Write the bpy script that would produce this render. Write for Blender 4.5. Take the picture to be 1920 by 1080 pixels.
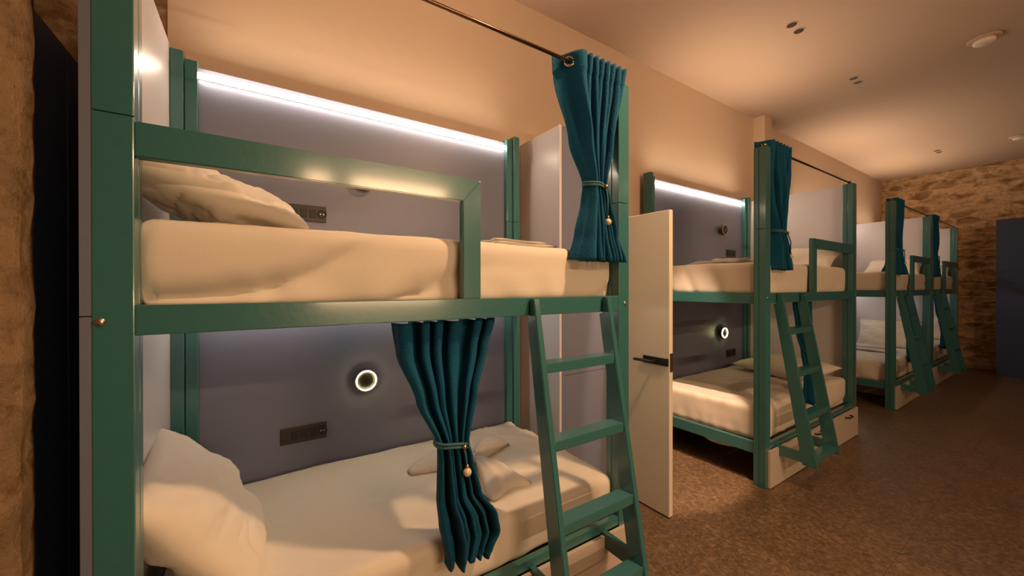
import bpy, bmesh, math, random
from mathutils import Vector, Matrix, noise
random.seed(7)
for o in list(bpy.data.objects): bpy.data.objects.remove(o)
S = bpy.context.scene; COL = S.collection
# ---------------------------------------------------------------- camera, world, exposure
cam = bpy.data.cameras.new('camera'); cam.sensor_width = 36; cam.lens = 721.04/1920*36; cam.clip_start = .02
co = bpy.data.objects.new('camera', cam); COL.objects.link(co)
yaw, pit, rol = math.radians(56.531), math.radians(-.156), math.radians(-.049)
fw = Vector((math.cos(yaw)*math.cos(pit), math.sin(yaw)*math.cos(pit), math.sin(pit)))
ri = Vector((math.sin(yaw), -math.cos(yaw), 0)); up = ri.cross(fw)
ri, up = ri*math.cos(rol)+up*math.sin(rol), up*math.cos(rol)-ri*math.sin(rol)
co.matrix_world = Matrix(((ri.x, up.x, -fw.x, 0), (ri.y, up.y, -fw.y, 0), (ri.z, up.z, -fw.z, 1.5), (0, 0, 0, 1)))
S.camera = co
w = bpy.data.worlds.new('world'); S.world = w; w.use_nodes = True
w.node_tree.nodes['Background'].inputs[0].default_value = (.9, .6, .4, 1)
w.node_tree.nodes['Background'].inputs[1].default_value = .02
S.view_settings.view_transform = 'Standard'; S.view_settings.look = 'None'
S.view_settings.gamma = 1; S.view_settings.exposure = 0; S.view_settings.use_curve_mapping = False

def lamp(name, kind, loc, power, col, size=.05, aim=None, cone=None, blend=.5, sy=None):
    d = bpy.data.lights.new(name, kind); d.energy = power; d.color = col
    if kind == 'AREA':
        d.size = size
        if sy: d.shape = 'RECTANGLE'; d.size_y = sy
    else: d.shadow_soft_size = size
    if kind == 'SPOT': d.spot_size = math.radians(cone); d.spot_blend = blend
    o = bpy.data.objects.new(name, d); COL.objects.link(o); o.location = loc
    if aim: o.rotation_euler = (Vector(aim)-Vector(loc)).to_track_quat('-Z', 'Y').to_euler()
    return o
WARM = (1, .59, .31); YF0 = -3.4
lamp('key_light', 'SPOT', (1.85, .2, 3.66), 270, WARM, .09, (1.25, 1.5, .8), 96, .9)
for x0_, x1_, e_ in ((.55, .85, 10), (1.15, 2.6, 56), (3.3, 4.9, 10)):      # light strips of the opposite row of bunks, behind the camera
    lamp('opposite_strip', 'AREA', ((x0_+x1_)/2, YF0+.12, 3.02), e_, (1, .62, .34), x1_-x0_, ((x0_+x1_)/2, 1.3, 1.9), sy=.07)
lamp('low_fill_light', 'AREA', (1.6, YF0+.12, 1.36), 42, (1, .62, .34), 1.8, (1.2, 1.5, .9), sy=.06)  # added low fill without a fixture, brightens the lower bunks
lamp('door_spot', 'SPOT', (2.32, 1.406, 3.68), 620, (1, .62, .40), .03, (2.80, 2.32, 0), 31, .25)
lamp('far_light', 'AREA', (6.0, -1.6, 3.6), 9, (1, .66, .42), 1.2, (6.5, 1.5, .6))
LED_UP, LED_LOW = 38, 22          # emission strength of the strips

# ---------------------------------------------------------------- dimensions
D, B, W, CZ, XE = 1.3335, 2.385, 2.465, 3.708, 10.98
XL, YF = -2.2, -3.4
BL = 1.945
ZR0, ZR1 = 1.377, 1.455           # upper rail
ZP = 2.545

# ---------------------------------------------------------------- materials
def mat(name, col, rough=.5, metal=0, coat=0, sheen=0, emit=None, es=0, bump=None, vary=None, scale=10, spec=.5, trans=0):
    m = bpy.data.materials.new(name); m.use_nodes = True; nt = m.node_tree; b = nt.nodes['Principled BSDF']
    b.inputs['Base Color'].default_value = (*col, 1); b.inputs['Roughness'].default_value = rough
    b.inputs['Metallic'].default_value = metal; b.inputs['Coat Weight'].default_value = coat
    b.inputs['Coat Roughness'].default_value = .12
    b.inputs['Sheen Weight'].default_value = sheen; b.inputs['Specular IOR Level'].default_value = spec
    b.inputs['Transmission Weight'].default_value = trans
    if emit: b.inputs['Emission Color'].default_value = (*emit, 1); b.inputs['Emission Strength'].default_value = es
    tc = nt.nodes.new('ShaderNodeTexCoord')
    if vary is not None or bump:
        n = nt.nodes.new('ShaderNodeTexNoise'); n.inputs['Scale'].default_value = scale; n.inputs['Detail'].default_value = 6
        nt.links.new(tc.outputs['Object'], n.inputs['Vector'])
        if vary is not None:
            r = nt.nodes.new('ShaderNodeMix'); r.data_type = 'RGBA'
            r.inputs[6].default_value = (*col, 1); r.inputs[7].default_value = (*vary, 1)
            nt.links.new(n.outputs[0], r.inputs[0]); nt.links.new(r.outputs[2], b.inputs['Base Color'])
        if bump:
            bp = nt.nodes.new('ShaderNodeBump'); bp.inputs['Strength'].default_value = bump; bp.inputs['Distance'].default_value = .01
            nt.links.new(n.outputs[0], bp.inputs['Height']); nt.links.new(bp.outputs[0], b.inputs['Normal'])
    return m
M = {}
M['green'] = mat('green_gloss_paint', (.034, .150, .158), .28, coat=.6, bump=.04, scale=60, vary=(.040, .170, .178))
M['lav'] = mat('lavender_grey_laminate', (.150, .170, .255), .40, bump=.03, scale=150, vary=(.165, .185, .27))
M['lavside'] = mat('lit_lavender_laminate', (.64, .62, .68), .36, bump=.03, scale=150)  # side panels made paler than the fronts, strip light put into the colour
M['edge'] = mat('laminate_edge', (.60, .55, .55), .4, bump=.02, scale=80)
M['sheet'] = mat('cotton_sheet', (.72, .66, .57), .85, sheen=.2, bump=.05, scale=220, vary=(.77, .71, .62))
M['pillow'] = mat('pillow_cotton', (.75, .69, .60), .8, sheen=.2, bump=.05, scale=200, vary=(.79, .73, .64))
M['towel'] = mat('white_towelling', (.76, .70, .62), .95, sheen=.4, bump=.6, scale=350)
M['velvet'] = mat('teal_velvet', (.001, .070, .150), .8, sheen=.05, spec=.2, bump=.35, scale=120, vary=(.003, .095, .19))
M['cord'] = mat('teal_cord', (.05, .16, .20), .6, bump=.5, scale=400)
M['pearl'] = mat('pearl_bead', (.75, .65, .45), .22, coat=.6, bump=.02, scale=50)
M['gold'] = mat('brass', (.75, .48, .18), .25, metal=1, bump=.05, scale=60)
M['chrome'] = mat('eyelet_metal', (.80, .68, .52), .18, metal=1, bump=.05, scale=60)
M['rod'] = mat('dark_bronze_rod', (.17, .10, .06), .3, metal=1, bump=.05, scale=80)
M['black'] = mat('black_plastic', (.022, .019, .018), .42, bump=.05, scale=120)
M['blackd'] = mat('black_recess', (.006, .006, .006), .5, bump=.05, scale=120)
M['hand'] = mat('black_metal', (.02, .018, .017), .35, metal=.4, bump=.05, scale=120)
M['navy'] = mat('navy_laminate', (.035, .060, .14), .5, bump=.04, scale=90)
M['board'] = mat('pale_board', (.55, .47, .40), .5, bump=.06, scale=90, vary=(.60, .52, .45))
M['ply'] = mat('slat_board', (.18, .15, .13), .7, bump=.2, scale=40)
M['door'] = mat('frosted_door', (.80, .75, .60), .22, coat=.4, bump=.02, scale=120)
M['white'] = mat('white_plastic', (.72, .66, .58), .35, bump=.02, scale=60)
M['led'] = mat('led_strip', (.9, .9, .9), .4, emit=(1, .78, .56), es=LED_UP)
M['ledlow'] = mat('led_strip_low', (.9, .9, .9), .4, emit=(1, .84, .68), es=LED_LOW)
M['ledoff'] = mat('led_strip_off', (.5, .48, .45), .4, bump=.02, scale=60)
M['ring'] = mat('lamp_ring_lit', (.9, .9, .8), .4, emit=(1, .84, .38), es=36)
M['ringoff'] = mat('lamp_ring_unlit', (.45, .38, .28), .35, bump=.02, scale=60)
M['plaster'] = mat('plaster', (.68, .53, .41), .85, bump=.02, scale=18, vary=(.71, .56, .43))
M['ceil'] = mat('ceiling_paint', (.46, .34, .265), .8, bump=.03, scale=14, vary=(.48, .355, .28))
M['steel'] = mat('bolt_metal', (.55, .50, .42), .3, metal=1, bump=.05, scale=200)

def floor_mat():
    m = bpy.data.materials.new('marble_tiles'); m.use_nodes = True; nt = m.node_tree; L = nt.links.new; b = nt.nodes['Principled BSDF']
    tc = nt.nodes.new('ShaderNodeTexCoord')
    n = nt.nodes.new('ShaderNodeTexNoise'); n.inputs['Scale'].default_value = 34; n.inputs['Detail'].default_value = 9; n.inputs['Roughness'].default_value = .75; n.inputs['Distortion'].default_value = .8
    n2 = nt.nodes.new('ShaderNodeTexNoise'); n2.inputs['Scale'].default_value = 5; n2.inputs['Detail'].default_value = 3
    cr = nt.nodes.new('ShaderNodeValToRGB'); e = cr.color_ramp.elements
    e[0].position = .30; e[0].color = (.070, .044, .025, 1); e[1].position = .72; e[1].color = (.34, .235, .15, 1)
    k = e.new(.5); k.color = (.150, .098, .058, 1)
    br = nt.nodes.new('ShaderNodeTexBrick'); br.offset = 0
    for i, v in (('Scale', 1), ('Mortar Size', .0022), ('Brick Width', .6), ('Row Height', .6), ('Mortar Smooth', .3)): br.inputs[i].default_value = v
    br.inputs['Color1'].default_value = (.92, .92, .92, 1); br.inputs['Color2'].default_value = (1.06, 1.04, 1.0, 1); br.inputs['Mortar'].default_value = (.6, .56, .5, 1)
    mx = nt.nodes.new('ShaderNodeMix'); mx.data_type = 'RGBA'; mx.blend_type = 'MULTIPLY'; mx.inputs[0].default_value = 1
    m2 = nt.nodes.new('ShaderNodeMix'); m2.data_type = 'RGBA'; m2.blend_type = 'OVERLAY'; m2.inputs[0].default_value = .35
    L(tc.outputs['Object'], n.inputs['Vector']); L(tc.outputs['Object'], n2.inputs['Vector']); L(tc.outputs['Object'], br.inputs['Vector'])
    L(n.outputs[0], cr.inputs[0]); L(cr.outputs[0], m2.inputs[6]); L(n2.outputs[0], m2.inputs[7]); L(m2.outputs[2], mx.inputs[6]); L(br.outputs['Color'], mx.inputs[7])
    L(mx.outputs[2], b.inputs['Base Color']); b.inputs['Roughness'].default_value = .38
    bp = nt.nodes.new('ShaderNodeBump'); bp.inputs['Strength'].default_value = .08; L(n.outputs[0], bp.inputs['Height']); L(bp.outputs[0], b.inputs['Normal'])
    return m
M['floor'] = floor_mat()

def stone_mat(name, rot, mort=.6, dark=1.0):
    """irregular coursed rubble; rot names the horizontal axis of the wall plane"""
    m = bpy.data.materials.new(name); m.use_nodes = True; nt = m.node_tree; L = nt.links.new; b = nt.nodes['Principled BSDF']
    tc = nt.nodes.new('ShaderNodeTexCoord'); sp = nt.nodes.new('ShaderNodeSeparateXYZ'); mp = nt.nodes.new('ShaderNodeCombineXYZ')
    L(tc.outputs['Object'], sp.inputs[0]); hz = nt.nodes.new('ShaderNodeMath'); hz.operation = 'ADD'; L(sp.outputs['X'], hz.inputs[0]); L(sp.outputs['Y'], hz.inputs[1]); L(hz.outputs[0], mp.inputs[0]); L(sp.outputs['Z'], mp.inputs[1])
    def N(t, **k):
        q = nt.nodes.new(t)
        for a, v in k.items(): q.inputs[a.replace('_', ' ')].default_value = v
        return q
    k = dark
    nw = N('ShaderNodeTexNoise', Scale=2.2, Detail=3.0); L(mp.outputs[0], nw.inputs['Vector'])
    sb = nt.nodes.new('ShaderNodeVectorMath'); sb.operation = 'SUBTRACT'; sb.inputs[1].default_value = (.5, .5, .5); L(nw.outputs['Color'], sb.inputs[0])
    sc = nt.nodes.new('ShaderNodeVectorMath'); sc.operation = 'SCALE'; sc.inputs['Scale'].default_value = .16; L(sb.outputs[0], sc.inputs[0])
    ad = nt.nodes.new('ShaderNodeVectorMath'); ad.operation = 'ADD'; L(mp.outputs[0], ad.inputs[0]); L(sc.outputs[0], ad.inputs[1])
    an = nt.nodes.new('ShaderNodeVectorMath'); an.operation = 'MULTIPLY'; an.inputs[1].default_value = (3.2, 8.2, .01); L(ad.outputs[0], an.inputs[0])
    vo = nt.nodes.new('ShaderNodeTexVoronoi'); vo.feature = 'F1'; vo.inputs['Scale'].default_value = 1; vo.inputs['Randomness'].default_value = .85; L(an.outputs[0], vo.inputs['Vector'])
    ve = nt.nodes.new('ShaderNodeTexVoronoi'); ve.feature = 'DISTANCE_TO_EDGE'; ve.inputs['Scale'].default_value = 1; ve.inputs['Randomness'].default_value = .85; L(an.outputs[0], ve.inputs['Vector'])
    sx = nt.nodes.new('ShaderNodeSeparateColor'); L(vo.outputs['Color'], sx.inputs[0])
    ct = nt.nodes.new('ShaderNodeMix'); ct.data_type = 'RGBA'; ct.inputs[6].default_value = (.28*k, .16*k, .075*k, 1) if mort > .4 else (.44*k, .33*k, .20*k, 1); ct.inputs[7].default_value = (.66*k, .47*k, .28*k, 1); L(sx.outputs[0], ct.inputs[0])
    er = nt.nodes.new('ShaderNodeValToRGB'); ee = er.color_ramp.elements; ee[0].position = .04; ee[0].color = (1, 1, 1, 1); ee[1].position = .20; ee[1].color = (0, 0, 0, 1); L(ve.outputs['Distance'], er.inputs[0])
    cm = nt.nodes.new('ShaderNodeMix'); cm.data_type = 'RGBA'; cm.inputs[7].default_value = (.70*k, .53*k, .34*k, 1)
    em = nt.nodes.new('ShaderNodeMath'); em.operation = 'MULTIPLY'; em.inputs[1].default_value = mort; L(er.outputs[0], em.inputs[0]); L(em.outputs[0], cm.inputs[0]); L(ct.outputs[2], cm.inputs[6])
    n = N('ShaderNodeTexNoise', Scale=7.0 if mort > .4 else 12.0, Detail=10.0, Roughness=.7); L(mp.outputs[0], n.inputs['Vector'])
    cr = nt.nodes.new('ShaderNodeValToRGB'); e = cr.color_ramp.elements; e[0].position = .36; e[0].color = (.42, .30, .20, 1) if mort > .4 else (.55, .45, .35, 1); e[1].position = .52; e[1].color = (1.05, 1.0, .95, 1); L(n.outputs[0], cr.inputs[0])
    mx = nt.nodes.new('ShaderNodeMix'); mx.data_type = 'RGBA'; mx.blend_type = 'MULTIPLY'; mx.inputs[0].default_value = .8
    L(cm.outputs[2], mx.inputs[6]); L(cr.outputs[0], mx.inputs[7]); L(mx.outputs[2], b.inputs['Base Color'])
    b.inputs['Roughness'].default_value = .9; b.inputs['Specular IOR Level'].default_value = .2
    hm = nt.nodes.new('ShaderNodeMath'); hm.operation = 'MULTIPLY_ADD'; hm.inputs[1].default_value = mort*.5; L(er.outputs[0], hm.inputs[0]); L(n.outputs[0], hm.inputs[2])
    bp = nt.nodes.new('ShaderNodeBump'); bp.inputs['Strength'].default_value = 1; bp.inputs['Distance'].default_value = .08; L(hm.outputs[0], bp.inputs['Height']); L(bp.outputs[0], b.inputs['Normal'])
    return m
R90 = math.pi/2
M['stone_x'] = stone_mat('rubble_stone_end', 'Y', dark=1.35)
M['stone_y'] = stone_mat('rubble_stone_front', 'X')
M['stone_p'] = stone_mat('rough_tan_stone', 'X', mort=.3, dark=1.75)

# ---------------------------------------------------------------- mesh helpers
def box(bm, a, b, bev=.0025, rot=None):
    """axis aligned bevelled box from corner a to corner b"""
    t = bmesh.new(); bmesh.ops.create_cube(t, size=1)
    s = [abs(b[i]-a[i]) for i in range(3)]; c = [(a[i]+b[i])/2 for i in range(3)]
    for v in t.verts: v.co = Vector((v.co.x*s[0], v.co.y*s[1], v.co.z*s[2]))
    if bev: bmesh.ops.bevel(t, geom=t.edges[:], offset=min(bev, min(s)*.3), segments=2, affect='EDGES', profile=.6)
    for v in t.verts:
        p = v.co
        if rot: p = rot @ p
        v.co = p+Vector(c)
    me = bpy.data.meshes.new('t'); t.to_mesh(me); bm.from_mesh(me); bpy.data.meshes.remove(me); t.free()
def tube(bm, pts, r, n=10, caps=True, closed=False):
    pts = [Vector(p) for p in pts]; rings = []; N = len(pts)
    up0 = Vector((0, 0, 1))
    for i, p in enumerate(pts):
        d = (pts[(i+1) % N]-pts[i-1]) if closed else (pts[min(i+1, N-1)]-pts[max(i-1, 0)])
        d.normalize(); u = up0 if abs(d.z) < .9 else Vector((1, 0, 0))
        a = d.cross(u).normalized(); b2 = d.cross(a).normalized(); rr = r[i] if isinstance(r, (list, tuple)) else r
        rings.append([bm.verts.new(p+a*math.cos(2*math.pi*k/n)*rr+b2*math.sin(2*math.pi*k/n)*rr) for k in range(n)])
    for i in range(N if closed else N-1):
        A, Bq = rings[i], rings[(i+1) % N]
        for k in range(n): bm.faces.new((A[k], A[(k+1) % n], Bq[(k+1) % n], Bq[k]))
    if caps and not closed: bm.faces.new(rings[0][::-1]); bm.faces.new(rings[-1])
def lathe(bm, prof, origin, axis='z', n=28, sgn=1, cap=True):
    """prof: list of (radius, height); revolve about axis through origin"""
    o = Vector(origin); rings = []
    for r, h in prof:
        ring = []
        for k in range(n):
            a = 2*math.pi*k/n; c, s = r*math.cos(a), r*math.sin(a); h2 = h*sgn
            p = {'z': (c, s, h2), 'y': (c, h2, s), 'x': (h2, c, s)}[axis]
            ring.append(bm.verts.new(o+Vector(p)))
        rings.append(ring)
    for i in range(len(rings)-1):
        for k in range(n): bm.faces.new((rings[i][k], rings[i][(k+1) % n], rings[i+1][(k+1) % n], rings[i+1][k]))
    if not cap: return
    if prof[0][0] > 1e-6: bm.faces.new(rings[0][::-1])
    if prof[-1][0] > 1e-6: bm.faces.new(rings[-1])
def fin(name, bm, m, parent=None, smooth=False, org=None):
    bmesh.ops.remove_doubles(bm, verts=bm.verts[:], dist=1e-5)
    bmesh.ops.recalc_face_normals(bm, faces=bm.faces[:])
    if parent is not None: off = Vector(parent['_o'])
    else: off = Vector(org) if org else Vector((0, 0, 0))
    for v in bm.verts: v.co -= off
    me = bpy.data.meshes.new(name); bm.to_mesh(me); bm.free(); me.materials.append(m)
    if smooth:
        for p in me.polygons: p.use_smooth = True
    o = bpy.data.objects.new(name, me); COL.objects.link(o)
    if parent is not None: o.parent = parent; o['_o'] = tuple(off)
    else: o.location = off; o['_o'] = tuple(off)
    return o
def thing(name, loc, label, cat, group=None):
    o = bpy.data.objects.new(name, None); COL.objects.link(o); o.location = loc; o.empty_display_size = .05
    o['_o'] = tuple(loc); return tag(o, label, cat, group)
def tag(o, label, cat, group=None):
    o['label'] = label; o['category'] = cat
    if group: o['group'] = group
    return o
def part(name, m, parent, *boxes, bev=.0025, smooth=False):
    bm = bmesh.new()
    for a, b in boxes: box(bm, a, b, bev)
    return fin(name, bm, m, parent, smooth)
def struct(name, m, *boxes, bev=0):
    bm = bmesh.new()
    for a, b in boxes: box(bm, a, b, bev)
    o = fin(name, bm, m); o['kind'] = 'structure'; return o

# ---------------------------------------------------------------- the room
struct('floor', M['floor'], ((XL-.2, YF-.2, -.1), (XE+.2, W+2.2, 0)))
struct('ceiling', M['ceil'], ((XL-.2, YF-.2, CZ), (XE+.2, W+2.2, CZ+.1)))
DX0, DX1, DZ = 2.25, 3.06, 2.02
struct('wall_back', M['plaster'], ((-.36, W, 0), (DX0, W+.12, CZ)), ((DX1, W, 0), (XE+.2, W+.12, CZ)), ((DX0, W, DZ), (DX1, W+.12, CZ)))
struct('wall_front', M['stone_y'], ((XL-.2, YF-.12, 0), (XE+.2, YF, CZ)))
struct('wall_washroom', M['plaster'], ((DX0-.6, W+2.0, 0), (DX1+.6, W+2.1, CZ)), ((DX0-.7, W+.12, 0), (DX0-.6, W+2.0, CZ)), ((DX1+.6, W+.12, 0), (DX1+.7, W+2.0, CZ)))
struct('trim_1', M['plaster'], ((5.43, 2.33, 0), (5.63, W, CZ)))          # shallow pier on the back wall
struct('trim_2', M['edge'], ((DX0-.045, W-.012, 0), (DX0, W+.12, DZ+.045)), ((DX1, W-.012, 0), (DX1+.045, W+.12, DZ+.045)), ((DX0, W-.012, DZ), (DX1, W+.12, DZ+.045)))

def rough_grid(o_, ux, uy, nrm, lx, ly, step, amp, seed):
    """displaced stone face as a mesh grid"""
    bm = bmesh.new(); nx, ny = int(lx/step), int(ly/step); V = []
    for j in range(ny+1):
        row = []
        for i in range(nx+1):
            p = Vector(o_)+Vector(ux)*(lx*i/nx)+Vector(uy)*(ly*j/ny)
            q = p*1.0+Vector((seed, seed, seed))
            h = noise.fractal(q*4.5, .8, 2.0, 5)*amp
            c = 0
            row.append(bm.verts.new(p+Vector(nrm)*(h+c)))
        V.append(row)
    for j in range(ny):
        for i in range(nx): bm.faces.new((V[j][i], V[j][i+1], V[j+1][i+1], V[j+1][i]))
    return bm
o = fin('wall_far', rough_grid((XE, YF, 0), (0, 1, 0), (0, 0, 1), (-1, 0, 0), W-YF, CZ, .035, .035, 3.1), M['stone_x'], smooth=True); o['kind'] = 'structure'
# stone pier at the left edge, its rough faces turned to the room and to the alcove
def pier():
    bm = bmesh.new(); prof = []
    x1, y0, y1 = -.480, 1.42, 1.50
    # profile in plan from far left along the front face, round the corner and back
    pl = [(-2.2+i*(x1+2.2-.03)/60, y0) for i in range(61)]
    pl += [(x1-.03+.03*math.sin(a), y0+.03-.03*math.cos(a)) for a in (.4, .8, 1.2, 1.57)]
    pl += [(x1, y0+.03+i*.02) for i in range(1, 4)]
    pl += [(x1-i*.06, y1) for i in range(1, 30)]
    ny = 110; V = []
    for j in range(ny+1):
        z = CZ*j/ny; row = []
        for (x, y) in pl:
            p = Vector((x, y, z)); q = p*6.0
            d = noise.fractal(q, .9, 2.0, 4)*.012+noise.noise(Vector((x*3, 7, z*9)))*.006
            n = Vector((.3 if x > x1-.05 else 0, -1, 0)) if y < y0+.02 else (Vector((1, 0, 0)) if y < y1 else Vector((0, 1, 0)))
            row.append(bm.verts.new(p+n.normalized()*d))
        V.append(row)
    for j in range(ny):
        for i in range(len(pl)-1): bm.faces.new((V[j][i], V[j][i+1], V[j+1][i+1], V[j+1][i]))
    o = fin('wall_pier', bm, M['stone_p'], smooth=True); o['kind'] = 'structure'
pier()
o = fin('wall_left', rough_grid((XL, YF, 0), (0, 1, 0), (0, 0, 1), (1, 0, 0), 4.6, CZ, .08, .03, 5.7), M['stone_x'], smooth=True); o['kind'] = 'structure'
o = fin('wall_alcove', rough_grid((XL, W, 0), (1, 0, 0), (0, 0, 1), (0, -1, 0), -.36-XL, CZ, .03, .03, 9.3), M['stone_y'], smooth=True); o['kind'] = 'structure'

# door leaf standing open
def door():
    bm = bmesh.new(); box(bm, (2.208, 1.506, .012), (2.246, 2.44, 1.998), .002)
    d = fin('door_1', bm, M['door']); d['kind'] = 'structure'
    bm = bmesh.new()
    for s, x in ((-1, 2.208), (1, 2.246)):
        box(bm, (x, 1.510, .985), (x+s*.012, 1.70, 1.035), .003)
        lathe(bm, [(.012, 0), (.012, .045)], (x+s*.010, 1.60, 1.01), 'x', 14, s)
        tube(bm, [(x+s*.052, 1.59, 1.01), (x+s*.055, 1.66, 1.01), (x+s*.055, 1.74, 1.008)], .010, 10)
    fin('door_handle', bm, M['hand'], d)
    bm = bmesh.new(); box(bm, (2.212, 1.502, .95), (2.242, 1.5075, 1.07), .001)
    fin('latch_plate', bm, M['steel'], d)
    bm = bmesh.new()
    for z in (.2, 1.8): tube(bm, [(2.23, 2.447, z-.05), (2.23, 2.447, z+.05)], .009, 10)
    fin('hinge', bm, M['steel'], d)
door()

# ---------------------------------------------------------------- bunk beds
def bed(x0, mir, lab, up_led=True, low_led=True):
    """x0 = left end; mir False: head at left (x0), True: head at right"""
    X = (lambda t: x0+BL-t) if mir else (lambda t: x0+t)          # t measured from the head end
    def bx(t0, t1): a, b = X(t0), X(t1); return (min(a, b), max(a, b))
    def P(name, m, parent, *bs, **k):
        L = []
        for (t0, t1, y0, y1, z0, z1) in bs:
            a, b = bx(t0, t1); L.append(((a, y0, z0), (b, y1, z1)))
        return part(name, m, parent, *L, **k)
    G = M['green']; PD, PW = .085, .076
    t = thing('bunk_bed', (x0+BL/2, (D+B)/2, 0), lab, 'bunk bed', 'teal green bunk beds along the wall')
    if up_led:                                                     # the upper strip also throws light up on the ceiling
        lo = lamp('strip_glow', 'AREA', (x0+BL/2, B-.014, 2.5305), 11, (1, .70, .43), 1.7, (x0+BL/2, 1.75, CZ), sy=.02); lo.data.spread = math.radians(115)
    for a, b in ((0, PW), (BL-PW, BL)):                            # front posts: two laminations each, joint at 1.93
        o = P('front_post', G, t, (a, b, D, D+.047, 0, 1.929), (a, b, D, D+.047, 1.931, ZP), (a, b, D+.049, D+PD, 0, 1.929), (a, b, D+.049, D+PD, 1.931, ZP), bev=.003)
        z = 1.415; xx = X(.014 if a == 0 else BL-.03)
        bm = bmesh.new(); lathe(bm, [(.011, 0), (.010, .003), (.004, .005), (0, .005)], (xx, D, z), 'y', 18, -1)
        fin('bolt_cap', bm, M['steel'], o, True)
    for a, b, s in ((.0, .048, 0), (BL-.048, BL, 0)):
        i0, i1 = (.050, .098) if a == 0 else (BL-.098, BL-.050)
        P('back_post', G, t, (a, b, B-.050, B+.03, 0, 1.975), (a, b, B-.050, B+.03, 1.977, 2.60), (i0, i1, B-.032, B+.03, 0, 1.975), (i0, i1, B-.032, B+.03, 1.977, 2.575), bev=.003)
    # side rails front/back and end rails, upper and lower
    P('side_rail', G, t, (PW, BL-PW, D+.002, D+.034, ZR0, ZR1), bev=.003)
    P('side_rail', G, t, (.1, BL-.1, B-.05, B-.015, ZR0, ZR1), bev=.003)
    P('side_rail', G, t, (PW, BL-PW, D+.004, D+.034, .283, .327), bev=.003)
    P('side_rail', G, t, (.1, BL-.1, B-.05, B-.015, .25, .327), bev=.003)
    for z0, z1 in ((1.37, 1.455), (.235, .323)):
        P('end_rail', G, t, (BL-.05, BL-.012, D+PD, B-.085, z0, z1), bev=.003)
    P('end_rail', G, t, (.012, .05, D+PD, B-.085, .235, .323), bev=.003)
    P('bunk_base', M['ply'], t, (.05, BL-.05, D+.034, B-.05, 1.395, 1.425))
    P('bunk_base', M['ply'], t, (.05, BL-.05, D+.034, B-.05, .27, .295))
    # guard rail over the head half
    gr = bmesh.new()
    for poly in (((PW, 1.830), (.9915, 1.830), (1.070, 1.920), (PW, 1.920)), ((.992, ZR1), (1.070, ZR1), (1.070, 1.9185), (.992, 1.829))):
        gb = bmesh.new(); f0 = [gb.verts.new((X(a), D, b)) for a, b in poly]; f1 = [gb.verts.new((X(a), D+.034, b)) for a, b in poly]
        gb.faces.new(f0); gb.faces.new(f1[::-1])
        for k in range(4): gb.faces.new((f0[k], f0[(k+1) % 4], f1[(k+1) % 4], f1[k]))
        bmesh.ops.recalc_face_normals(gb, faces=gb.faces[:]); bmesh.ops.bevel(gb, geom=gb.edges[:], offset=.003, segments=2, affect='EDGES')
        me = bpy.data.meshes.new('t'); gb.to_mesh(me); gr.from_mesh(me); bpy.data.meshes.remove(me); gb.free()
    fin('guard_rail', gr, G, t)
    # panels
    P('back_panel', M['lav'], t, (.098, BL-.098, B, B+.018, .02, 1.395), (.098, BL-.098, B, B+.018, 1.397, 2.56), bev=.0015)
    P('head_panel', M['lavside'], t, (-.020, -.001, D+.002, B+.03, .0, 1.428), (-.020, -.001, D+.002, B+.03, 1.431, 2.62 if not mir else 2.55), bev=.0015)
    P('edge_band', M['lav'], t, (-.0205, -.0005, D+.0005, D+.0018, .0, 1.428), (-.0205, -.0005, D+.0005, D+.0018, 1.431, 2.62 if not mir else 2.55), bev=0)
    # light strips: channel (part) and diffuser (sub-part)
    for z, lit, nm in ((2.515, up_led, 'led'), (1.383, low_led, 'ledlow')):
        yc = B-.001 if z > 2 else B-.052
        ch = P('light_channel', M['white'], t, (.10, BL-.10, yc-.009, yc, z-.011, z+.011), bev=.001)
        yb = yc-.025
        P('light_strip', M[nm] if lit else M['ledoff'], ch, (.10, BL-.10, yb, yc-.009, z-.012, z+.012), bev=.0005)
    return t, X
X1, X2, X3, X4 = -.335, 3.125, 6.45, 8.45
bed(X1, False, 'nearest teal green bunk bed, head end against the left stone pier')
bed(X2, True, 'second bunk bed from the camera, standing just beyond the open door', low_led=False)
bed(X3, True, 'third bunk bed from the camera, sharing a divider with the farthest bunk')
bed(X4, True, 'farthest bunk bed, standing next to the rubble stone end wall')

# ladders
def ladder(xa, xb, lab):
    G = M['green']
    t = thing('bunk_ladder', ((xa+xb)/2, 1.15, .2), lab, 'ladder', 'ladders leaning on the bunks')
    ytop, ybot, zt, zb, dep, th = 1.300, 1.075, 1.449, .205, .085, .030
    def yf(z): return ybot+(ytop-ybot)*(z-zb)/(zt-zb)
    for x in (xa, xb):
        bm = bmesh.new()
        # side profile (y,z): front edge leans; back edge stops under the rail
        pr_ = [(yf(zb), zb), (yf(zt), zt), (1.331, zt), (1.331, 1.372), (1.352, 1.369), (yf(zb)+dep+.006, zb)]
        vs = [[bm.verts.new((x+s*th/2, y, z)) for (y, z) in pr_] for s in (-1, 1)]
        bm.faces.new(vs[0]); bm.faces.new(vs[1][::-1])
        for i in range(len(pr_)):
            j = (i+1) % len(pr_); bm.faces.new((vs[0][i], vs[0][j], vs[1][j], vs[1][i]))
        bmesh.ops.recalc_face_normals(bm, faces=bm.faces[:])
        bmesh.ops.bevel(bm, geom=bm.edges[:], offset=.003, segments=2, affect='EDGES')
        fin('stile', bm, G, t)
    for z in (1.18, .872, .563, .268):
        bm = bmesh.new(); y0 = yf(z-.02)
        box(bm, (xa+th/2-.001, y0+.006, z-.042), (xb-th/2+.001, y0+.080, z), .003); fin('rung', bm, G, t)
    for x in (xa, xb):
        bm = bmesh.new(); s = 1 if x == xb else 1
        box(bm, (x-.014, yf(.25)+dep-.01, .222), (x+.014, D+.003, .296), .003); fin('bracket', bm, G, t)
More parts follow.
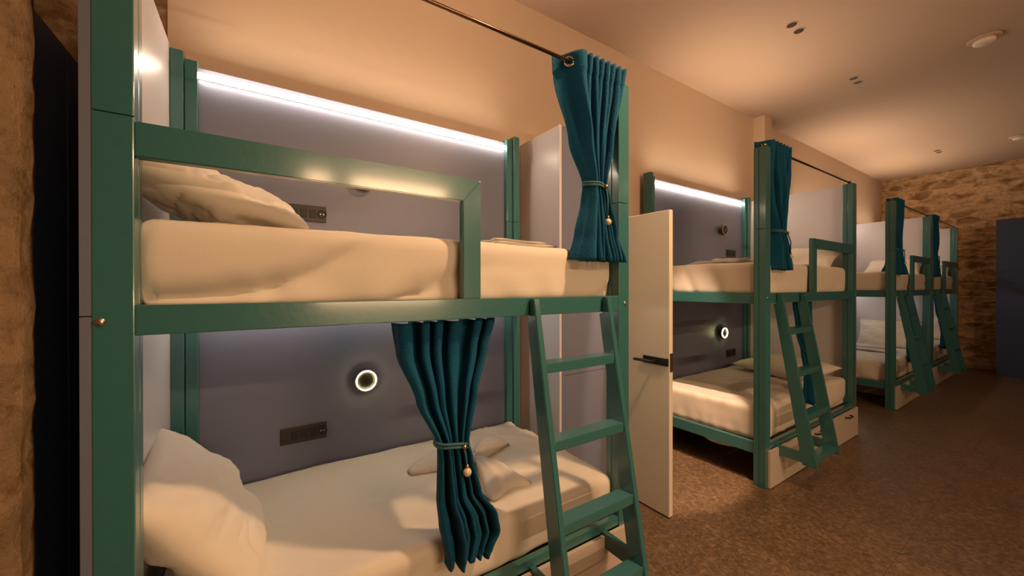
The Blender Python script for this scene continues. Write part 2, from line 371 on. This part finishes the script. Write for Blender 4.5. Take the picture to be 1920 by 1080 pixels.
ladder(.985, 1.425, 'teal green ladder with four rungs on the nearest bunk bed')
ladder(3.31, 3.735, 'green ladder leaning on the second bunk bed, over its pale drawers')
ladder(6.64, 7.06, 'small dark green ladder on the third bunk bed')
ladder(8.66, 9.08, 'farthest ladder, nearest to the stone end wall')

# drawer units under the beds
def drawers(x0, lab, hx):
    t = thing('under_bed_drawer_unit', (x0+BL/2, D+.3, 0), lab, 'drawer unit', 'pale drawer units under the bunks')
    part('carcass', M['board'], t, ((x0+(.66 if x0 > 0 else .09), D+.001, .01), (x0+BL-.09, D+.82, .232)))
    n = len(hx); a, b = x0+.030, x0+BL-.0
    for i in range(n):
        xa = a+(b-a)*i/n+.0008; xb = a+(b-a)*(i+1)/n-.0008
        d = part('drawer', M['board'], t, ((xa, D-.019, .006), (xb, D-.001, .280)), bev=.0012)
        if hx[i]:
            bm = bmesh.new(); x, z = hx[i], .243
            tube(bm, [(x-.06, D-.018, z), (x-.06, D-.045, z), (x-.045, D-.052, z), (x+.045, D-.052, z), (x+.06, D-.045, z), (x+.06, D-.018, z)], .006, 8)
            fin('drawer_handle', bm, M['hand'], d)
drawers(X1, 'pale drawer unit under the nearest bunk bed, behind its ladder', (.1, None))
drawers(X2, 'pale drawer unit with black handles under the second bunk bed', (4.03, 4.76))
drawers(X3, 'pale drawer unit under the third bunk bed, left of the farthest drawers', (7.4, 8.1))
drawers(X4, 'farthest pale drawer unit, beside the stone end wall', (9.4, 10.1))

# ---------------------------------------------------------------- bedding
def cloth_box(x0, x1, y0, y1, z0, z1, r, n, seed, amp, fold, skirt=0, sag=None):
    """rounded box with wrinkles; fold = strength of slanting creases on the front side"""
    bm = bmesh.new(); lo, hi = Vector((x0, y0, z0)), Vector((x1, y1, z1)); L = hi-lo
    cnt = [max(4, int(L[i]/n)) for i in range(3)]
    cnt[2] = max(cnt[2], 8)
    for ax in range(3):
        u, v = [k for k in range(3) if k != ax]
        for side in (0, 1):
            if ax == 2 and side == 0: pass
            rows = []
            for j in range(cnt[v]+1):
                row = []
                for i in range(cnt[u]+1):
                    p = Vector((0, 0, 0)); p[ax] = hi[ax] if side else lo[ax]
                    p[u] = lo[u]+L[u]*i/cnt[u]; p[v] = lo[v]+L[v]*j/cnt[v]
                    c = Vector([min(max(p[k], lo[k]+r), hi[k]-r) for k in range(3)])
                    d = p-c
                    if d.length > 1e-9: q = c+d.normalized()*r; nn = d.normalized()
                    else: q = p; nn = Vector((0, 0, 0)); nn[ax] = 1 if side else -1
                    if not (d.length > 1e-9 and d.length < r*.999+1e-9): pass
                    s = Vector((seed, seed*.7, seed*1.3))
                    h = noise.fractal(q*2.6+s, 1.0, 2.0, 2)*amp
                    # slanting creases on the side faces
                    if fold:
                        w_ = max(0, -nn.y) + max(0, nn.x)*.8 + max(0, -nn.x)*.8
                        zz = (q.z-z0)/(z1-z0)
                        fx = abs(nn.x) > abs(nn.y); along = q.y*3.2 if fx else q.x
                        e = (along-q.z*(1.2 if fx else 2.9))*4.2+noise.noise(q*1.6+s)*2.2
                        h -= w_*fold*1.9*(1-abs(math.sin(e)))**1.6*(.45+noise.noise(Vector((q.x*1.3, seed, 0))))*(1.25-zz)
                        h -= w_*fold*.5*(1+math.sin((q.y*60 if fx else q.x*31)+noise.noise(q*4+s)*5))*max(0, .5-zz)
                    # shallow long wrinkles on the top
                    if nn.z > .3:
                        e = (q.y*1.0+q.x*.45)*20+noise.noise(q*2.5+s)*4
                        h += nn.z*amp*1.2*(1-abs(math.sin(e)))**3*max(0, noise.noise(q*1.7+s*2)+.25)*1.6
                    h += max(0, nn.z)*amp*.16*noise.fractal(q*11+s, 1, 2, 3)
                    q = q+nn*h
                    row.append(bm.verts.new(q))
                rows.append(row)
            for j in range(cnt[v]):
                for i in range(cnt[u]): bm.faces.new((rows[j][i], rows[j][i+1], rows[j+1][i+1], rows[j+1][i]))
    return bm
def soften(o, lv=1):
    for p in o.data.polygons: p.use_smooth = True
def mattress(x0, x1, z0, z1, seed, lab, y0=D+.048, y1=B-.02, amp=.006, fold=.010, r=.045, step=.018):
    bm = cloth_box(x0, x1, y0, y1, z0, z1, r, step, seed, amp, fold)
    o = fin('mattress', bm, M['sheet'], None, True, ((x0+x1)/2, (y0+y1)/2, z0)); tag(o, lab, 'mattress', 'mattresses under white fitted sheets')
    return o
mattress(X1+.06, 1.545, 1.43, 1.688, 1.3, 'upper mattress of the nearest bunk bed under a cream fitted sheet', fold=.024)
mattress(X1+.06, 1.553, .302, .522, 4.1, 'lower mattress of the nearest bunk bed, rumpled sheet, tied curtain hanging in front', y0=D+.046, amp=.011, fold=.016)
mattress(3.17, 4.99, 1.43, 1.695, 7.7, 'upper mattress of the second bunk bed, left of the small guard rail', step=.024)
mattress(3.19, 4.99, .302, .575, 9.2, 'lower mattress of the second bunk bed, its sheet hanging loose over the foot', fold=.022, amp=.012, step=.02)
mattress(X3+.06, X3+BL-.08, 1.43, 1.69, 12.7, 'upper mattress of the third bunk bed beside a dark curtain', step=.035)
mattress(X3+.06, X3+BL-.08, .302, .56, 15.2, 'lower mattress of the third bunk bed with a white pillow standing on it', step=.03, fold=.018, amp=.01)
mattress(X4+.06, X4+BL-.08, 1.43, 1.69, 18.7, 'upper mattress of the farthest bunk bed', step=.04)
mattress(X4+.06, X4+BL-.08, .302, .55, 21.2, 'lower mattress of the farthest bunk bed', step=.04)

def pillow(center, size, rot, seed, lab, group='white pillows', n=72, amp=.014):
    """size = (length u, width v, thickness); rot = Euler angles"""
    bm = bmesh.new(); Lu, Lv, T = size
    E = Matrix.Rotation(rot[2], 4, 'Z') @ Matrix.Rotation(rot[1], 4, 'Y') @ Matrix.Rotation(rot[0], 4, 'X')
    for side in (1, -1):
        rows = []
        for j in range(n+1):
            row = []
            for i in range(n+1):
                u, v = 2*i/n-1, 2*j/n-1
                cu, cv = 1-.07*(1-abs(v)**2.2)*0-.075*(1-v*v), 1-.075*(1-u*u)
                x, y = u*Lu/2*cu, v*Lv/2*cv
                a = max(0, 1-abs(u)**2.6)*max(0, 1-abs(v)**2.6)
                h = T/2*a**.52
                edge = min(1, a*3)
                s = Vector((seed, seed, side))
                # folds running in from the edges and corners
                ang = math.atan2(v, u); rr = max(abs(u), abs(v))
                h += edge*amp*1.6*noise.noise(Vector((u*1.8, v*1.8, seed+3)))
                h += edge*amp*noise.fractal(Vector((u*2, v*2, 0))+s, 1, 2, 4)
                h -= edge*amp*.55*(1-abs(math.sin(u*9+v*4+5*noise.noise(Vector((u*2.2, v*2.2, seed+8))))))**2.5*max(0, noise.noise(Vector((u*1.7, v*1.7, seed+6)))+.25)*2
                h -= edge*amp*.7*(1-abs(math.sin(ang*6+noise.noise(Vector((u*2, v*2, seed)))*3)))**2*rr**1.5
                z = side*h if a > 0 else 0
                z += .012*noise.noise(Vector((u*1.5, v*1.5, seed*2)))
                row.append(bm.verts.new(E @ Vector((x, y, z))+Vector(center)))
            rows.append(row)
        for j in range(n):
            for i in range(n): bm.faces.new((rows[j][i], rows[j][i+1], rows[j+1][i+1], rows[j+1][i]))
    o = fin('pillow', bm, M['pillow'], None, True, center); tag(o, lab, 'pillow', group); return o
R = math.radians
pillow((-.075, 1.80, 1.79), (.52, .74, .19), (R(2), R(20), R(-3)), 2.2, 'plump cream pillow on the upper bunk behind the nearest guard rail')
pillow((-.165, 1.80, .685), (.56, .78, .22), (R(0), R(54), R(4)), 5.5, 'big cream pillow propped in the lower left corner of the nearest bunk')
pillow((4.80, 1.72, 1.79), (.50, .66, .16), (R(0), R(-24), 0), 8.1, 'pillow on the upper bunk behind the second guard rail', n=26)
pillow((4.62, 1.80, .665), (.56, .80, .17), (R(0), R(-6), R(-12)), 9.9, 'wide pillow lying on the lower bunk behind the second ladder', n=26)
pillow((8.20, 1.72, 1.79), (.48, .66, .17), (R(0), R(-28), 0), 10.9, 'pillow on the upper bunk of the third bed behind the dark curtain', n=20)
pillow((8.24, 1.78, .765), (.44, .74, .15), (R(0), R(-72), 0), 12.9, 'white pillow standing upright on the lower bunk of the third bed', n=24)
pillow((10.18, 1.72, 1.79), (.48, .66, .17), (R(0), R(-28), 0), 14.9, 'pillow on the upper bunk of the farthest bed', n=20)
pillow((10.22, 1.78, .755), (.44, .74, .15), (R(0), R(-72), 0), 16.9, 'pillow standing on the lower bunk of the farthest bed', n=20)

# towels and folded linen: layered cloth laid as strips
def strip(bm, path, width, th, seed, taper=None, wob=.004):
    """path: list of (x,y,z) centre line; width across; a thick cloth band with rounded section"""
    pts = [Vector(p) for p in path]
    # resample
    P2 = []
    for i in range(len(pts)-1):
        for k in range(7): P2.append(pts[i].lerp(pts[i+1], k/7))
    P2.append(pts[-1])
    for _ in range(4): P2 = [P2[0]]+[(P2[i-1]+P2[i]*2+P2[i+1])/4 for i in range(1, len(P2)-1)]+[P2[-1]]
    N = len(P2); nn = 12; rings = []
    for i, p in enumerate(P2):
        d = (P2[min(i+1, N-1)]-P2[max(i-1, 0)]); d.z *= .3; d.normalize()
        a = Vector((-d.y, d.x, 0)).normalized(); f = i/(N-1)
        wd = width*(taper(f) if taper else 1); ring = []
        for side in (1, -1):
            for k in range(nn+1):
                s = (k/nn*2-1)*side; rr = (1-abs(s)**4)**.5
                z = side*th/2*rr+noise.noise(Vector((p.x*9+s*2, p.y*9, seed)))*wob+.004*math.sin(s*6+f*5)
                ring.append(bm.verts.new(p+a*s*wd/2+Vector((0, 0, z))))
        rings.append(ring)
    m = len(rings[0])
    for i in range(N-1):
        for k in range(m): bm.faces.new((rings[i][k], rings[i][(k+1) % m], rings[i+1][(k+1) % m], rings[i+1][k]))
    bm.faces.new(rings[0][::-1]); bm.faces.new(rings[-1])
bm = bmesh.new()
def fan(bm, k, a0, a1, r0, zt, seed):
    """cloth lobe opening from the knot k between angles a0..a1, pleated, with a puffed rounded rim"""
    nu, nv = 30, 14
    for side in (1, -1):
        rows = []
        for j in range(nv+1):
            v = j/nv; row = []
            for i in range(nu+1):
                u = i/nu; a = a0+(a1-a0)*u
                rr = r0*v*(1+.12*math.sin(u*5+seed))*(1-.10*(2*u-1)**4)
                x, y = k[0]+math.cos(a)*rr, k[1]+math.sin(a)*rr
                rim = (1-(2*u-1)**6)**.5*(1-v**7)**.5 if v < 1 else 0
                puff = zt*(.55+.45*math.sin(math.pi*min(1, v*.9+.1)))
                h = (puff+.010*math.sin(u*14+v*2+seed)*(1-v*.4)+.006*noise.noise(Vector((x*14, y*14, seed))))*rim
                row.append(bm.verts.new((x, y, k[2]+(h if side > 0 else -.004*rim))))
            rows.append(row)
        for j in range(nv):
            for i in range(nu):
                bm.faces.new((rows[j][i], rows[j][i+1], rows[j+1][i+1], rows[j+1][i]))
KN = (.985, 1.865, .532)
fan(bm, KN, R(22), R(78), .33, .062, 1)
fan(bm, KN, R(-108), R(-66), .37, .066, 2)
fan(bm, KN, R(112), R(168), .33, .052, 3)
fan(bm, KN, R(205), R(242), .28, .045, 4)
t_ = bmesh.new(); bmesh.ops.create_icosphere(t_, subdivisions=3, radius=.042)
for v in t_.verts: v.co = Vector((v.co.x*1.1, v.co.y*.9, v.co.z*.75))*(1+.12*noise.noise(v.co*60))+Vector((KN[0], KN[1], .556))
me = bpy.data.meshes.new('t'); t_.to_mesh(me); bm.from_mesh(me); bpy.data.meshes.remove(me); t_.free()
tag(fin('folded_towel', bm, M['towel'], None, True, (.9, 1.85, .53)), 'white towel folded into a bow on the lower bunk behind the tied curtain', 'towel', 'white towels on the bunks')
bm = bmesh.new()
strip(bm, [(.93, 1.66, 1.706), (1.1, 1.66, 1.708), (1.28, 1.64, 1.706)], .30, .02, 5)
strip(bm, [(.95, 1.68, 1.724), (1.1, 1.67, 1.726), (1.24, 1.66, 1.722)], .26, .018, 6)
tag(fin('folded_towel', bm, M['towel'], None, True, (1.1, 1.66, 1.69)), 'flat folded towel on the upper bunk left of the tied teal curtain', 'towel', 'white towels on the bunks')
bm = bmesh.new()
strip(bm, [(3.35, 1.95, 1.712), (3.6, 1.85, 1.722), (3.85, 1.75, 1.715), (4.1, 1.7, 1.712)], .42, .03, 7, wob=.014)
strip(bm, [(3.45, 1.75, 1.735), (3.65, 1.85, 1.748), (3.9, 1.95, 1.735)], .30, .026, 8, wob=.012)
tag(fin('folded_towel', bm, M['towel'], None, True, (3.7, 1.8, 1.70)), 'rumpled towel on the upper bunk to the right above the open door', 'towel', 'white towels on the bunks')
bm = bmesh.new()
strip(bm, [(7.55, 2.15, .582), (7.55, 1.9, .59), (7.58, 1.6, .582)], .45, .035, 9, wob=.01)
strip(bm, [(7.65, 2.12, .612), (7.66, 1.9, .618), (7.68, 1.62, .61)], .34, .03, 10, wob=.01)
tag(fin('folded_towel', bm, M['towel'], None, True, (7.6, 1.85, .56)), 'folded white linen before the upright pillow on the third lower bunk', 'towel', 'white towels on the bunks')
# sheet end sagging below the foot rail of the second bed
def sag_sheet():
    bm = bmesh.new(); nu, nv = 40, 12; rows = []
    for j in range(nv+1):
        row = []
        for i in range(nu+1):
            u, v = i/nu, j/nv; y = 1.46+u*.62
            belly = math.sin(math.pi*u)**.8
            z = .262-.105*belly*math.sin(math.pi*v)
            x = 3.20+.22*v+.01*noise.noise(Vector((u*6, v*3, 2)))
            row.append(bm.verts.new((x, y, z+.006*noise.noise(Vector((u*9, v*5, 1))))))
        rows.append(row)
    for j in range(nv):
        for i in range(nu): bm.faces.new((rows[j][i], rows[j][i+1], rows[j+1][i+1], rows[j+1][i]))
    o = fin('bed_sheet', bm, M['sheet'], None, True, (3.3, 1.77, .26)); tag(o, 'end of a loose sheet sagging below the foot rail of the second bunk', 'sheet')
    md = o.modifiers.new('s', 'SOLIDIFY'); md.thickness = .004
sag_sheet()

# ---------------------------------------------------------------- curtains and rods
def curtain(x_top, z_top, prof, nf, y0, lab, seed, rod_z=None, step=.012, tie=None, bead=None, eyelets=True, wide=.0):
    """prof: list of (z, xc, half_width, amp, ycentre) from top to bottom; nf folds; wide = share of the first flat panel"""
    t = thing('curtain', (prof[0][1], y0, prof[-1][0]), lab, 'curtain', 'teal velvet curtains')
    bm = bmesh.new(); zs = [p[0] for p in prof]; H = zs[0]-zs[-1]; nz = max(14, int(H/step)); nc = max(60, nf*22); rows = []
    def ip(z):
        z = min(max(z, zs[-1]), zs[0])
        for i in range(len(prof)-1):
            a, b = prof[i], prof[i+1]
            if a[0] >= z >= b[0]:
                f = (a[0]-z)/(a[0]-b[0]); g = f*f*(3-2*f)*.6+f*.4
                return [a[k]+(b[k]-a[k])*g for k in range(1, 5)]
        return list(prof[-1][1:])
    def phase(u):
        if wide and u < wide: return math.pi*u/wide
        if wide: return math.pi+(2*nf-1)*math.pi*(u-wide)/(1-wide)
        return 2*math.pi*nf*(u+.035*math.sin(u*11+seed))
    for j in range(nz+1):
        z = zs[0]-H*j/nz; xc, hw, am, yc = ip(z); row = []; fz = (zs[0]-z)/H
        for i in range(nc+1):
            u = i/nc; s = 2*u-1
            fl = min(1, fz*3)
            ph = phase(u)+noise.noise(Vector((s*2.2, fz*1.6, seed+4)))*1.5*fl
            c = math.cos(ph)+.28*fl*math.cos(ph*.5+seed+fz*2)+.16*fl*math.cos(ph*2.6+seed*2+3*noise.noise(Vector((s*4, fz*2.5, seed))))
            k = (1.07 if zs[0]-z < .085 else 1)*am*(1+.45*noise.noise(Vector((s*3.1, fz*1.3, seed+9)))*fl)
            x = xc+hw*(s+.05*noise.noise(Vector((s*3, fz*2, seed)))*fl)+.22*hw/nf*math.sin(2*ph)
            zz = z+.008*noise.noise(Vector((s*6, seed, 3)))*fz+(.006*math.cos(ph) if j == nz else 0)
            row.append(bm.verts.new((x, yc+c*k, zz)))
        rows.append(row)
    for j in range(nz):
        for i in range(nc): bm.faces.new((rows[j][i], rows[j][i+1], rows[j+1][i+1], rows[j+1][i]))
    fb = fin('fabric', bm, M['velvet'], t, True)
    md = fb.modifiers.new('s', 'SOLIDIFY'); md.thickness = .0035; md.offset = 0
    if eyelets and rod_z:
        xc, hw, am, yc = ip(rod_z)
        for k in range(2 if wide else 3):
            tgt = math.pi/2+k*math.pi; u = 0
            while phase(u) < tgt and u < 1: u += .002
            x = xc+hw*(2*u-1); sg = 1 if k % 2 == 0 else -1
            T = Vector(((hw*2*(wide or .12)), -2*am*sg*.8, 0)).normalized(); Nn = Vector((T.y, -T.x, 0)).normalized()
            if Nn.x > 0: Nn = -Nn
            bm = bmesh.new(); pts = []
            for q in range(24):
                a = 2*math.pi*q/24; pts.append(Vector((x, yc, rod_z-.004))+Nn*.004+T*math.cos(a)*.021+Vector((0, 0, math.sin(a)*.021)))
            tube(bm, pts, .0055, 8, closed=True); fin('eyelet', bm, M['chrome'], t, True)
    if tie:
        zt, = tie; xc, hw, am, yc = ip(zt); tb = None
        bm = bmesh.new()
        for dz in (-.006, .006):
            pts = []
            for q in range(36):
                a = 2*math.pi*q/36
                pts.append((xc+math.cos(a)*(hw+.008), yc+math.sin(a)*(am+.014), zt+dz+.012*math.cos(a)*(-1)+.003*math.sin(3*a)))
            tube(bm, pts, .0055, 8, closed=True)
        kx, ky = xc+hw*.45, yc-am-.018
        bx_, bz = bead
        tube(bm, [(kx, ky, zt-.006), (kx+.004, ky-.004, zt-.03), (bx_, ky-.002, zt-.07), (bx_, ky, bz+.03)], .0045, 8)
        tb = fin('tie_back', bm, M['cord'], t, True)
        bm = bmesh.new(); bmesh.ops.create_icosphere(bm, subdivisions=3, radius=.0165)
        for v in bm.verts: v.co += Vector((bx_, ky-.004, bz))
        fin('bead', bm, M['pearl'], tb, True)
        for zz, rr in ((bz+.022, .008), (zt-.004, .010)):
            bm = bmesh.new(); bmesh.ops.create_icosphere(bm, subdivisions=2, radius=rr)
            x_ = bx_ if zz < zt-.03 else kx
            for v in bm.verts: v.co += Vector((x_, ky-.004, zz))
            fin('brass_bead', bm, M['gold'], tb, True)
    return t
def rod(xa, xb, y, z, lab, parent_posts=True, r=.0085):
    t = thing('curtain_rod', ((xa+xb)/2, y, z), lab, 'curtain rod', 'bronze curtain rods')
    bm = bmesh.new(); tube(bm, [(xa+.01, y, z), (xb-.01, y, z)], r, 12); fin('pole', bm, M['rod'], t, True)
    for x in (xa+.038, xb-.038):
        bm = bmesh.new(); lathe(bm, [(.014, 0), (.014, .004), (.007, .006), (.007, z-ZP)], (x, y, ZP), 'z', 14); box(bm, (x-.012, y-.012, z-.010), (x+.012, y+.012, z+.013), .003); fin('bracket', bm, M['rod'], t)
YR, ZRD = D+.042, 2.572
rod(X1, X1+BL, YR, ZRD, 'bronze curtain rod across the top of the nearest bunk bed')
rod(X2, X2+BL, YR, ZRD-.012, 'dark curtain rod across the top of the second bunk bed')
rod(X3, X3+BL, YR, ZRD-.012, 'dark curtain rod across the top of the third bunk bed')
rod(X4, X4+BL, YR, ZRD-.012, 'dark curtain rod across the top of the farthest bunk bed')
# upper curtain, bed 1
curtain(0, 0, [(2.612, 1.385, .205, .056, YR), (2.50, 1.38, .195, .056, YR), (2.2, 1.375, .12, .045, YR-.01), (1.99, 1.37, .048, .036, YR-.03), (1.92, 1.372, .065, .040, YR-.035), (1.75, 1.378, .115, .05, YR-.04), (1.625, 1.38, .155, .06, YR-.045)], 8, YR,
        'teal velvet curtain tied with a pearl cord at the nearest right post', 1.0, rod_z=ZRD, tie=(1.985,), bead=(1.405, 1.812), step=.012, wide=.27)
# lower curtain, bed 1
curtain(0, 0, [(1.366, .63, .222, .034, D+.085), (1.25, .615, .195, .036, D+.08), (1.08, .605, .125, .034, D+.04), (.915, .608, .058, .034, D), (.86, .615, .066, .036, D-.005), (.72, .63, .085, .038, D-.01), (.62, .668, .112, .042, D-.012), (.55, .682, .110, .040, D-.012), (.49, .672, .088, .038, D-.012), (.462, .662, .080, .038, D-.012)], 6, D,
        'teal velvet curtain tied in the middle before the nearest lower bunk', 2.6, tie=(.915,), bead=(.645, .815), eyelets=False, step=.011)
curtain(0, 0, [(2.605, 3.36, .20, .05, YR), (2.4, 3.36, .18, .05, YR), (2.15, 3.38, .13, .045, YR), (1.93, 3.42, .07, .04, YR), (1.8, 3.43, .085, .045, YR-.01), (1.635, 3.43, .125, .05, YR-.015)], 6, YR,
        'teal velvet curtain tied beside the left post of the second upper bunk', 3.3, rod_z=ZRD-.012, tie=(1.925,), bead=(3.50, 1.74), step=.025, wide=.22)
curtain(0, 0, [(1.366, 4.02, .13, .03, D+.085), (1.1, 4.02, .09, .03, D+.07), (.93, 4.02, .05, .03, D+.04), (.8, 4.02, .06, .03, D+.02), (.5, 4.0, .10, .03, D+.005)], 6, D,
        'dark teal curtain tied behind the ladder of the second lower bunk', 4.8, tie=(.93,), bead=(4.04, .83), eyelets=False, step=.03)
for xx, q in ((X3, 'third'), (X4, 'farthest')):
    curtain(0, 0, [(2.595, xx+.25, .17, .05, YR), (2.2, xx+.27, .12, .045, YR), (1.96, xx+.30, .06, .04, YR), (1.82, xx+.30, .11, .055, YR+.01), (1.66, xx+.29, .18, .075, YR+.015)], 6, YR,
            'dark teal curtain tied at the left post of the %s upper bunk' % q, 5.1+xx, rod_z=ZRD-.012, tie=(1.96,), bead=(xx+.36, 1.80), step=.035)
    curtain(0, 0, [(1.366, xx+.90, .17, .03, D+.085), (1.1, xx+.88, .09, .03, D+.06), (.93, xx+.87, .05, .03, D+.03), (.8, xx+.87, .07, .03, D+.01), (.5, xx+.87, .11, .03, D)], 6, D,
            'dark teal curtain tied behind the ladder of the %s lower bunk' % q, 6.8+xx, tie=(.93,), bead=(xx+.9, .83), eyelets=False, step=.04)

# ---------------------------------------------------------------- lamps and sockets on the panels
def reading_lamp(x, z, lit, lab):
    t = thing('reading_lamp', (x, B, z), lab, 'wall lamp', 'round reading lamps on the bunk panels')
    bm = bmesh.new(); lathe(bm, [(.040, 0), (.040, .012), (.026, .016), (.026, .032)], (x, B-.0005, z), 'y', 32, -1); fin('mount', bm, M['black'], t, True)
    bm = bmesh.new(); lathe(bm, [(.0, .030), (.060, .030), (.064, .034), (.064, .050), (.056, .053), (.056, .058), (.0, .058)], (x, B, z), 'y', 40, -1); h = fin('lamp_head', bm, M['black'], t)
    bm = bmesh.new(); pts = [(x+math.cos(a)*.0550, B-.060, z+math.sin(a)*.0550) for a in [2*math.pi*q/40 for q in range(40)]]
    tube(bm, pts, .0032, 10, closed=True); fin('light_ring', bm, M['ring'] if lit else M['ringoff'], h, True)
    bm = bmesh.new(); lathe(bm, [(.048, .057), (.047, .061), (.014, .060), (0, .059)], (x, B, z), 'y', 32, -1); fin('front_cap', bm, M['black'], h, True)
reading_lamp(.525, .957, True, 'lit round reading lamp on the panel of the nearest lower bunk')
reading_lamp(.525, 2.13, False, 'unlit round reading lamp half hidden above the nearest guard rail')
reading_lamp(4.46, 2.155, False, 'unlit round black reading lamp on the panel of the second upper bunk')
reading_lamp(4.46, .972, True, 'lit round reading lamp on the panel of the second lower bunk')
def socket(xa, xb, z, n, lab, h=.088):
    t = thing('socket_strip', ((xa+xb)/2, B, z), lab, 'power socket', 'black power sockets on the bunk panels')
    part('faceplate', M['black'], t, ((xa, B-.010, z-h/2), (xb, B+.0, z+h/2)), bev=.003)
    w_ = (xb-xa)/n
    for i in range(n):
        c = xa+w_*(i+.5)
        if i == n-1:
            bm = bmesh.new(); lathe(bm, [(0, 0), (.019, 0), (.021, .004), (.024, .004), (.024, -.002)], (c, B-.0105, z), 'y', 24, -1)
            s = fin('socket', bm, M['blackd'], t)
            bm = bmesh.new()
            for dx in (-.008, .008): lathe(bm, [(.003, 0), (.003, .002)], (c+dx, B-.0102, z), 'y', 10, -1)
            fin('contact', bm, M['steel'], s)
        elif n > 2 and i == 0: continue
        else: part('switch', M['blackd'], t, ((c-w_*.36, B-.0135, z-h*.26), (c+w_*.36, B-.009, z+h*.26)), bev=.002)
socket(.098, .322, .700, 5, 'long black socket strip on the panel of the nearest lower bunk')
socket(.098, .322, 1.905, 5, 'long black socket strip behind the nearest guard rail and pillow')
socket(4.60, 4.80, 1.895, 2, 'small black socket beneath the unlit lamp of the second upper bunk')
socket(4.60, 4.80, .715, 2, 'small black socket beneath the lit lamp of the second lower bunk')

# ---------------------------------------------------------------- lockers
def locker(x0, x1, y0, y1, z1, m, ms, lab, seams, face='-y', handle=False):
    t = thing('locker', ((x0+x1)/2, (y0+y1)/2, 0), lab, 'locker', None)
    th = .018
    if face == '-y':
        part('carcass', ms, t, ((x0, y0+th+.001, 0), (x1, y1, z1)), bev=.0015)
        part('side_panel', ms, t, ((x0-.001, y0-.001, 0), (x0+.018, y0+th, z1)), bev=.001)
        zs = [0]+seams+[z1]
        for a, b in zip(zs[:-1], zs[1:]): part('locker_door', m, t, ((x0+.020, y0, a+.0015), (x1, y0+th, b-.0015)), bev=.0012)
    else:
        s = 1 if face == '+x' else -1
        xf = x1 if s > 0 else x0
        part('carcass', ms, t, ((x0, y0, 0), (x1-th-.001, y1, z1)) if s > 0 else ((x0+th+.001, y0, 0), (x1, y1, z1)), bev=.0015)
        zs = [0]+seams+[z1]; ny = max(1, round((y1-y0)/.5))
        for k in range(ny):
            ya = y0+(y1-y0)*k/ny; yb = y0+(y1-y0)*(k+1)/ny
            for a, b in zip(zs[:-1], zs[1:]): part('locker_door', m, t, ((xf-th if s > 0 else xf, ya+.0015, a+.0015), (xf if s > 0 else xf+th, yb-.0015, b-.0015)), bev=.0012)
    return t
locker(1.705, 2.15, 1.995, W-.002, 2.60, M['lav'], M['lavside'], 'tall lavender grey locker between the nearest bunk and the door', [.893])
locker(10.33, 10.90, -1.1, .905, 2.62, M['navy'], M['navy'], 'tall dark navy locker block at the right edge before the end wall', [.93, 1.755], face='-x')
locker(-1.2, -.56, 1.60, W-.06, 2.34, M['navy'], M['navy'], 'dark navy locker in the shadowed gap left of the nearest bunk', [.78], face='+x')

# ---------------------------------------------------------------- ceiling fittings
def spotlight(x, y, lab):
    t = thing('recessed_spotlight', (x, y, CZ), lab, 'spotlight', 'paired recessed ceiling spotlights')
    bm = bmesh.new(); lathe(bm, [(.036, 0), (.046, 0), (.046, .004), (.040, .006), (.034, .001)], (x, y, CZ+.0005), 'z', 28, -1, False); fin('rim', bm, M['ceil'], t)
    bm = bmesh.new(); lathe(bm, [(0, .0015), (.034, .0015), (.036, .0025)], (x, y, CZ), 'z', 24, -1, False); fin('lens', bm, M['blackd'], t)
for i, (x, q) in enumerate(((3.76, 'nearest'), (3.90, 'second nearest'), (5.27, 'third'), (5.41, 'fourth'), (9.20, 'fifth'), (9.34, 'farthest'))):
    spotlight(x, 1.406, 'small dark recessed ceiling spotlight, %s of the row over the beds' % q)
def detector(x, y, lab):
    t = thing('smoke_detector', (x, y, CZ), lab, 'smoke detector', 'smoke detectors on the ceiling')
    bm = bmesh.new(); lathe(bm, [(0, 0), (.105, 0), (.103, .012), (.075, .016)], (x, y, CZ), 'z', 36, -1); fin('base', bm, M['ceil'], t, True)
    bm = bmesh.new(); lathe(bm, [(.070, .014), (.068, .040), (.058, .050), (0, .052)], (x, y, CZ), 'z', 36, -1); fin('cover', bm, M['white'], t, True)
detector(5.395, .542, 'round smoke detector on the ceiling at the upper right')
detector(9.32, .60, 'farther smoke detector at the right edge of the ceiling')
for o in bpy.data.objects:
    if '_o' in o: del o['_o']
